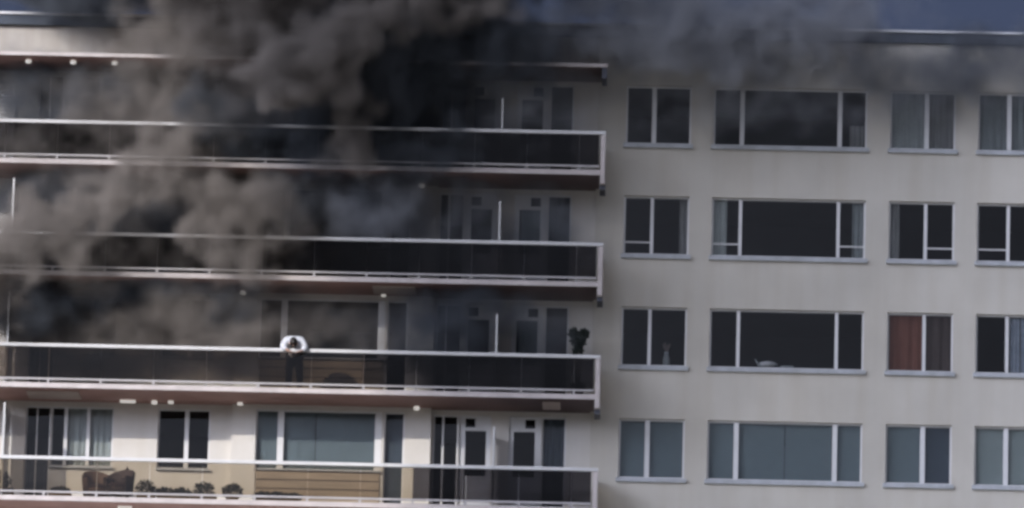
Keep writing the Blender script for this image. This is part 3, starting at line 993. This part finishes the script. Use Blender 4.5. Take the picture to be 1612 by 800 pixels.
def smoke_mat(name, col, aniso, mult):
    m = bpy.data.materials.new(name)
    m.use_nodes = True
    n, l = nt(m)
    n.remove(n['Principled BSDF'])
    v = n.new('ShaderNodeVolumePrincipled')
    v.inputs['Color'].default_value = (*col, 1)
    v.inputs['Anisotropy'].default_value = aniso
    v.inputs['Density'].default_value = mult
    v.inputs['Density Attribute'].default_value = 'density'
    l.new(v.outputs[0], n['Material Output'].inputs['Volume'])
    return m

def grid(lo, hi, cell):
    res = tuple(int(round((b - a) / cell)) + 1 for a, b in zip(lo, hi))
    ax = [np.linspace(a, b, n, dtype=np.float32) for a, b, n in zip(lo, hi, res)]
    Z, Y, X = np.meshgrid(ax[2], ax[1], ax[0], indexing='ij')
    return res, np.stack([X.ravel(), Y.ravel(), Z.ravel()], 1)

# x, y, z of a billow, its half-axes, its density
BILLOWS = [
    (-5.43, -3.90, 4.06, 1.43, 1.10, 1.04, 3.00, 0),
    (-6.29, -4.20, 3.56, 0.72, 0.70, 0.62, 3.00, 0),
    (-4.73, -3.90, 4.65, 1.08, 0.90, 0.88, 3.00, 0),
    (-7.80, -2.60, 5.16, 1.39, 1.00, 1.01, 1.10, 0),
    (-8.98, -2.90, 4.81, 0.98, 0.80, 1.14, 0.80, 0),
    (-3.41, -3.20, 5.48, 1.22, 1.00, 0.68, 2.60, 0),
    (-1.97, -3.10, 5.71, 0.98, 0.90, 0.65, 2.60, 0),
    (-0.76, -3.00, 5.92, 0.73, 0.70, 0.39, 1.60, 0),
    (-4.19, -2.90, 3.00, 0.59, 0.60, 1.01, 1.50, 0),
    (-4.10, -2.70, 1.97, 0.49, 0.50, 0.73, 1.10, 0),
    (-9.09, -2.90, 0.99, 1.14, 0.90, 0.98, 2.20, 0),
    (-10.28, -2.90, 0.44, 1.22, 0.90, 0.75, 2.40, 0),
    (-11.38, -2.90, -0.34, 1.14, 0.80, 0.78, 2.60, 0),
    (-12.22, -2.90, -1.30, 1.01, 0.80, 0.78, 2.80, 0),
    (-13.34, -2.90, -1.57, 0.98, 0.80, 0.98, 2.80, 0),
    (-8.57, -2.70, 1.88, 0.81, 0.70, 0.73, 1.40, 0),
    (-6.75, -2.70, 0.43, 1.50, 0.80, 0.95, 1.80, 0),
    (-7.37, -2.70, -0.28, 0.75, 0.70, 0.81, 2.00, 0),
    (-6.92, -2.60, -0.79, 0.81, 0.60, 0.68, 1.80, 0),
    (-5.87, -2.40, 0.18, 0.81, 0.60, 0.81, 1.00, 0),
    (-10.55, -1.10, -2.32, 2.44, 0.70, 0.65, 2.00, 0),
    (-7.80, -1.10, -2.19, 2.44, 0.70, 0.65, 1.60, 0),
    (-12.02, -1.10, -1.99, 1.14, 0.70, 0.75, 2.00, 0),
    (-5.37, -1.00, -2.15, 1.47, 0.60, 0.73, 0.80, 0),
    (-3.59, -1.00, -2.11, 0.98, 0.60, 0.65, 0.50, 0),
    (-9.75, -1.30, -1.65, 2.61, 0.60, 0.49, 2.20, 1),
    (-11.99, -1.50, -1.91, 1.96, 0.60, 0.65, 1.60, 1),
    (-9.13, -1.30, 3.69, 1.47, 0.70, 1.47, 1.60, 0),
    (-10.24, -1.30, 2.83, 2.12, 0.70, 1.14, 0.90, 0),
    (-11.75, -1.10, 3.51, 1.79, 0.70, 1.30, 1.40, 1),
    (-12.78, -0.60, 3.52, 1.47, 0.50, 0.98, 1.80, 1),
    (-11.24, -1.40, 3.62, 1.47, 0.50, 0.98, 0.70, 0),
    (-12.09, -0.40, 6.47, 2.44, 1.00, 0.36, 1.80, 1),
    (-11.13, -0.70, 3.62, 1.79, 0.50, 0.98, 2.00, 1),
    (-8.20, -2.50, 2.34, 0.98, 0.60, 0.98, 0.80, 0),
    (-11.39, -1.00, 2.37, 2.44, 0.60, 0.59, 1.40, 0),
    (-12.16, -1.00, 1.18, 2.61, 0.60, 0.81, 1.60, 1),
    (-10.63, -1.00, -0.45, 3.59, 0.70, 0.98, 2.20, 1),
    (-7.30, -1.70, 3.21, 1.14, 0.80, 1.30, 2.60, 1),
    (-5.83, -1.40, 2.56, 2.44, 0.80, 1.30, 2.60, 1),
    (-3.42, -1.40, 3.45, 2.44, 0.90, 2.12, 2.40, 1),
    (-1.49, -1.20, 4.21, 1.63, 0.90, 1.63, 1.60, 1),
    (-1.77, -1.20, 2.53, 1.96, 0.80, 0.98, 1.20, 1),
    (-3.03, -1.60, 1.75, 2.44, 1.00, 0.65, 1.20, 1),
    (-0.33, -1.10, 3.25, 1.14, 0.80, 1.79, 0.50, 1),
    (-0.13, -1.20, 2.23, 2.12, 0.80, 0.65, 0.60, 1),
    (-7.76, -1.00, 1.28, 2.12, 0.70, 0.98, 2.00, 0),
    (-5.64, -1.00, 1.16, 1.30, 0.70, 0.98, 1.20, 1),
    (-4.61, -1.00, -0.48, 1.96, 0.70, 0.65, 1.00, 1),
    (-6.87, -1.00, -1.03, 2.61, 0.70, 0.65, 1.20, 1),
    (-3.34, -1.00, 0.54, 2.12, 0.80, 1.14, 0.30, 1),
    (-1.07, -1.00, 0.59, 2.12, 0.80, 1.14, 0.30, 1),
    (-2.66, -1.00, -0.60, 3.26, 0.80, 0.65, 0.80, 1),
    (0.57, -1.00, -0.20, 1.96, 0.80, 0.81, 0.70, 1),
    (0.87, -1.00, 0.80, 1.63, 0.80, 1.30, 0.12, 1),
    (-3.92, -1.00, -1.96, 2.44, 0.70, 1.14, 0.30, 1),
    (-1.64, -1.10, -2.17, 1.79, 0.80, 1.22, 1.60, 1),
    (-0.33, -1.00, -2.87, 2.93, 0.70, 0.81, 0.60, 1),
    (-4.85, -1.00, -3.30, 3.26, 0.70, 0.49, 0.40, 1),
    (-9.71, -1.00, -3.40, 4.24, 0.70, 0.49, 0.90, 1),
    (-2.62, -2.20, 5.03, 2.93, 1.20, 1.39, 2.40, 1),
    (-4.04, -2.30, 3.89, 2.12, 0.90, 1.30, 1.60, 1),
    (-0.52, -1.90, 4.90, 2.12, 1.00, 1.22, 1.50, 1),
    (0.94, -1.70, 5.15, 1.79, 1.00, 1.06, 0.70, 1),
    (-6.72, -2.60, 6.93, 3.26, 2.20, 1.63, 2.20, 0),
    (-3.50, -2.20, 7.44, 3.59, 2.40, 1.79, 2.20, 0),
    (0.05, -1.50, 7.87, 3.59, 2.40, 1.79, 1.20, 1),
    (-10.04, -1.80, 7.07, 3.59, 2.00, 1.39, 1.80, 1),
    (-5.68, -0.40, 6.59, 2.77, 1.20, 0.81, 2.00, 1),
    (-8.78, -0.60, 6.39, 1.96, 1.20, 0.73, 1.60, 1),
    (-1.90, -0.40, 6.58, 2.77, 1.20, 0.81, 1.80, 1),
    (-12.42, -0.60, 6.99, 3.26, 1.40, 0.65, 1.60, 1),
    (-5.19, -3.00, 10.22, 4.89, 3.00, 2.93, 1.20, 0),
    (2.71, -1.60, 5.71, 1.79, 0.90, 1.30, 1.20, 2),
    (4.51, -1.80, 5.53, 2.44, 1.00, 1.63, 2.00, 2),
    (6.45, -1.70, 5.77, 2.44, 1.00, 1.55, 2.00, 2),
    (7.92, -1.50, 5.68, 1.63, 0.90, 1.30, 1.50, 2),
    (3.83, -1.00, 7.06, 3.26, 1.40, 0.98, 0.60, 2),
    (9.56, -0.80, 6.39, 2.61, 1.20, 0.98, 0.14, 2),
    (1.42, -2.20, 5.54, 1.47, 0.70, 0.98, 0.35, 2),
    (-3.35, -1.00, 0.88, 2.28, 0.75, 1.01, 2.40, 2),
    (-1.73, -0.90, 0.85, 1.47, 0.60, 0.90, 1.00, 2),
    (-0.74, -1.20, 0.72, 2.12, 0.70, 0.98, 0.45, 2),
    (0.17, -1.60, 3.32, 2.12, 0.70, 1.79, 0.50, 2),
    (1.45, -1.40, 3.89, 1.14, 0.70, 1.63, 0.25, 2),
    (1.20, -1.10, 0.62, 1.30, 0.70, 1.47, 0.25, 2),
    (0.78, -1.10, -2.04, 1.79, 0.70, 0.98, 0.20, 2),
    (-11.48, -0.60, 3.80, 2.44, 0.50, 1.14, 2.20, 1),
    (-8.69, -0.60, 3.69, 2.12, 0.50, 1.30, 2.40, 1),
    (-12.24, -0.70, 2.67, 1.96, 0.50, 0.65, 1.60, 1),
    (-9.95, -1.30, 3.67, 1.47, 0.50, 0.98, 1.00, 1),
    (-11.20, -0.60, 0.79, 2.93, 0.50, 0.98, 2.40, 1),
    (-7.93, -0.60, 0.86, 2.28, 0.50, 0.98, 2.00, 1),
    (-11.09, -0.60, -2.03, 3.26, 0.50, 0.81, 2.20, 1),
    (-7.67, -0.60, -1.96, 1.96, 0.50, 0.81, 1.80, 1),
    (-10.06, -1.20, -2.33, 3.26, 0.50, 0.55, 2.40, 0),
    (-7.63, -1.20, -2.16, 1.79, 0.50, 0.59, 1.80, 0),
    (-11.35, -0.90, -3.09, 3.26, 0.60, 0.49, 1.00, 1),
    (5.51, -1.30, 4.17, 4.07, 0.80, 1.30, 0.45, 2),
    (9.90, -1.10, 4.81, 3.91, 0.80, 1.14, 0.40, 2),
    (12.83, -1.10, 5.21, 2.61, 0.80, 0.98, 0.30, 2),
    (-4.05, -3.00, 4.89, 1.96, 0.70, 0.98, 0.30, 2),
    (-7.72, -3.00, 3.65, 3.26, 0.70, 1.96, 0.22, 0),
    (-9.72, -2.80, 0.34, 4.24, 0.70, 1.96, 0.22, 0),
    (-8.07, -2.50, -1.20, 3.91, 0.50, 1.14, 0.20, 0),
    (-11.12, -2.40, 2.55, 2.61, 0.50, 1.47, 0.40, 0),
    (-8.17, -2.50, 1.60, 1.47, 0.50, 1.14, 0.90, 0),
    (6.94, -0.60, 7.23, 3.26, 1.40, 0.81, 0.50, 2),
    (3.06, -1.20, 4.64, 2.61, 0.80, 0.98, 0.40, 1),
    (6.32, -1.00, 4.76, 3.91, 0.80, 0.98, 0.50, 1),
    (10.39, -1.00, 4.93, 3.91, 0.80, 0.98, 0.90, 1),
    (12.83, -1.00, 5.15, 4.56, 0.80, 1.01, 0.90, 1),
    (5.53, -1.00, 3.57, 4.24, 0.70, 0.98, 0.15, 1),
    (10.41, -1.00, 3.68, 4.24, 0.70, 0.98, 0.12, 1),
]
# end of billows
LO, HI = (-16.0, -5.2, -4.2), (15.0, 4.0, 11.4)
res, P = grid(LO, HI, 0.13)
wp = np.stack([fbm(P * 0.55 + 3.1, 3), fbm(P * 0.55 + 31.7, 3), fbm(P * 0.55 + 57.9, 3)], 1) - 0.5
wq = np.stack([fbm(P * 1.7 + 11.3, 2), fbm(P * 1.7 + 41.1, 2), fbm(P * 1.7 + 77.7, 2)], 1) - 0.5
Q = P + wp * np.array([2.3, 1.3, 2.0], dtype=np.float32) + wq * np.array([0.75, 0.5, 0.7], dtype=np.float32)
bil = fbm(P * 1.05 + wp * 1.2, 4, True)            # 0 in the creases, up to 1 on the lobes
fine = fbm(P * 2.3 + 9.0, 3)
D = np.zeros((3, len(P)), dtype=np.float32)
for x, y, z, rx, ry, rz, dn, kd in BILLOWS:
    d = np.sqrt(((Q[:, 0] - x) / rx) ** 2 + ((Q[:, 1] - y) / ry) ** 2 + ((Q[:, 2] - z) / rz) ** 2)
    hard = 1.6 if dn > 1.0 else 1.0
    e = np.clip((1.15 - d - 0.75 * (bil - 0.3)) * hard, 0, 1)
    e = e * e * (3 - 2 * e) * dn
    D[kd] = np.maximum(D[kd], e) + 0.25 * np.minimum(D[kd], e)
D *= np.clip((fine - 0.28) * 2.6, 0.12, 1.7)
# nothing inside the walls
inside = (P[:, 1] > -0.05) & (P[:, 2] < 6.15)
D[:, inside] = 0
D[D < 0.02] = 0
smk = smoke_volume('smoke', LO, HI, res, D[0], smoke_mat('smoke_brown', (0.52, 0.475, 0.44), 0.15, 1.7))
tag(smk, 'thick brown smoke billowing up in front of the upper left balconies', 'smoke', kind='stuff')
sh = (0.06, -0.05, 0.07)                # keeps the two clouds' cells from coinciding
blk = smoke_volume('black_smoke', tuple(a + b for a, b in zip(LO, sh)), tuple(a + b for a, b in zip(HI, sh)), res, D[1], smoke_mat('smoke_black', (0.18, 0.20, 0.232), 0.1, 1.7))
tag(blk, 'black smoke filling the upper balconies and rising over the roof', 'smoke', kind='stuff')

sh = (-0.05, -0.03, 0.04)
hz = smoke_volume('thin_smoke', tuple(a + b for a, b in zip(LO, sh)), tuple(a + b for a, b in zip(HI, sh)), res, D[2], smoke_mat('smoke_grey', (0.58, 0.60, 0.645), 0.1, 1.6))
tag(hz, 'thin grey smoke drifting across the roof edge and upper right wall', 'smoke', kind='stuff')

# added smoke bank out of view, shaped along the sun to shade the right facade
LO2, HI2 = (-36.0, -31.0, 3.0), (2.0, -22.0, 26.0)
res2, P2 = grid(LO2, HI2, 0.6)
fx = P2[:, 0] - P2[:, 1] * (sdir.x / sdir.y)
fz_ = P2[:, 2] - P2[:, 1] * (sdir.z / sdir.y)
n2 = fbm(P2 * 0.22, 4)
edge = -4.5 - 0.55 * fz_ - 2.5 * 0
edge = np.clip(edge, -6.5, -1.2)
m2 = np.clip((fx - edge) / 2.2, 0, 1) * np.clip((17 - fx) / 3, 0, 1) * np.clip((11 - fz_) / 3, 0, 1)
cy_ = np.clip((4.2 - np.abs(P2[:, 1] + 26.5)) / 1.5, 0, 1)
D2 = m2 * cy_ * (0.35 + 1.3 * n2)
D2[D2 < 0.02] = 0
pl = smoke_volume('shade_smoke', LO2, HI2, res2, D2, smoke_mat('smoke_high', (0.45, 0.42, 0.40), 0.2, 0.38))
tag(pl, 'unseen bank of smoke added in front of the block to shade its right part', 'smoke', kind='stuff')
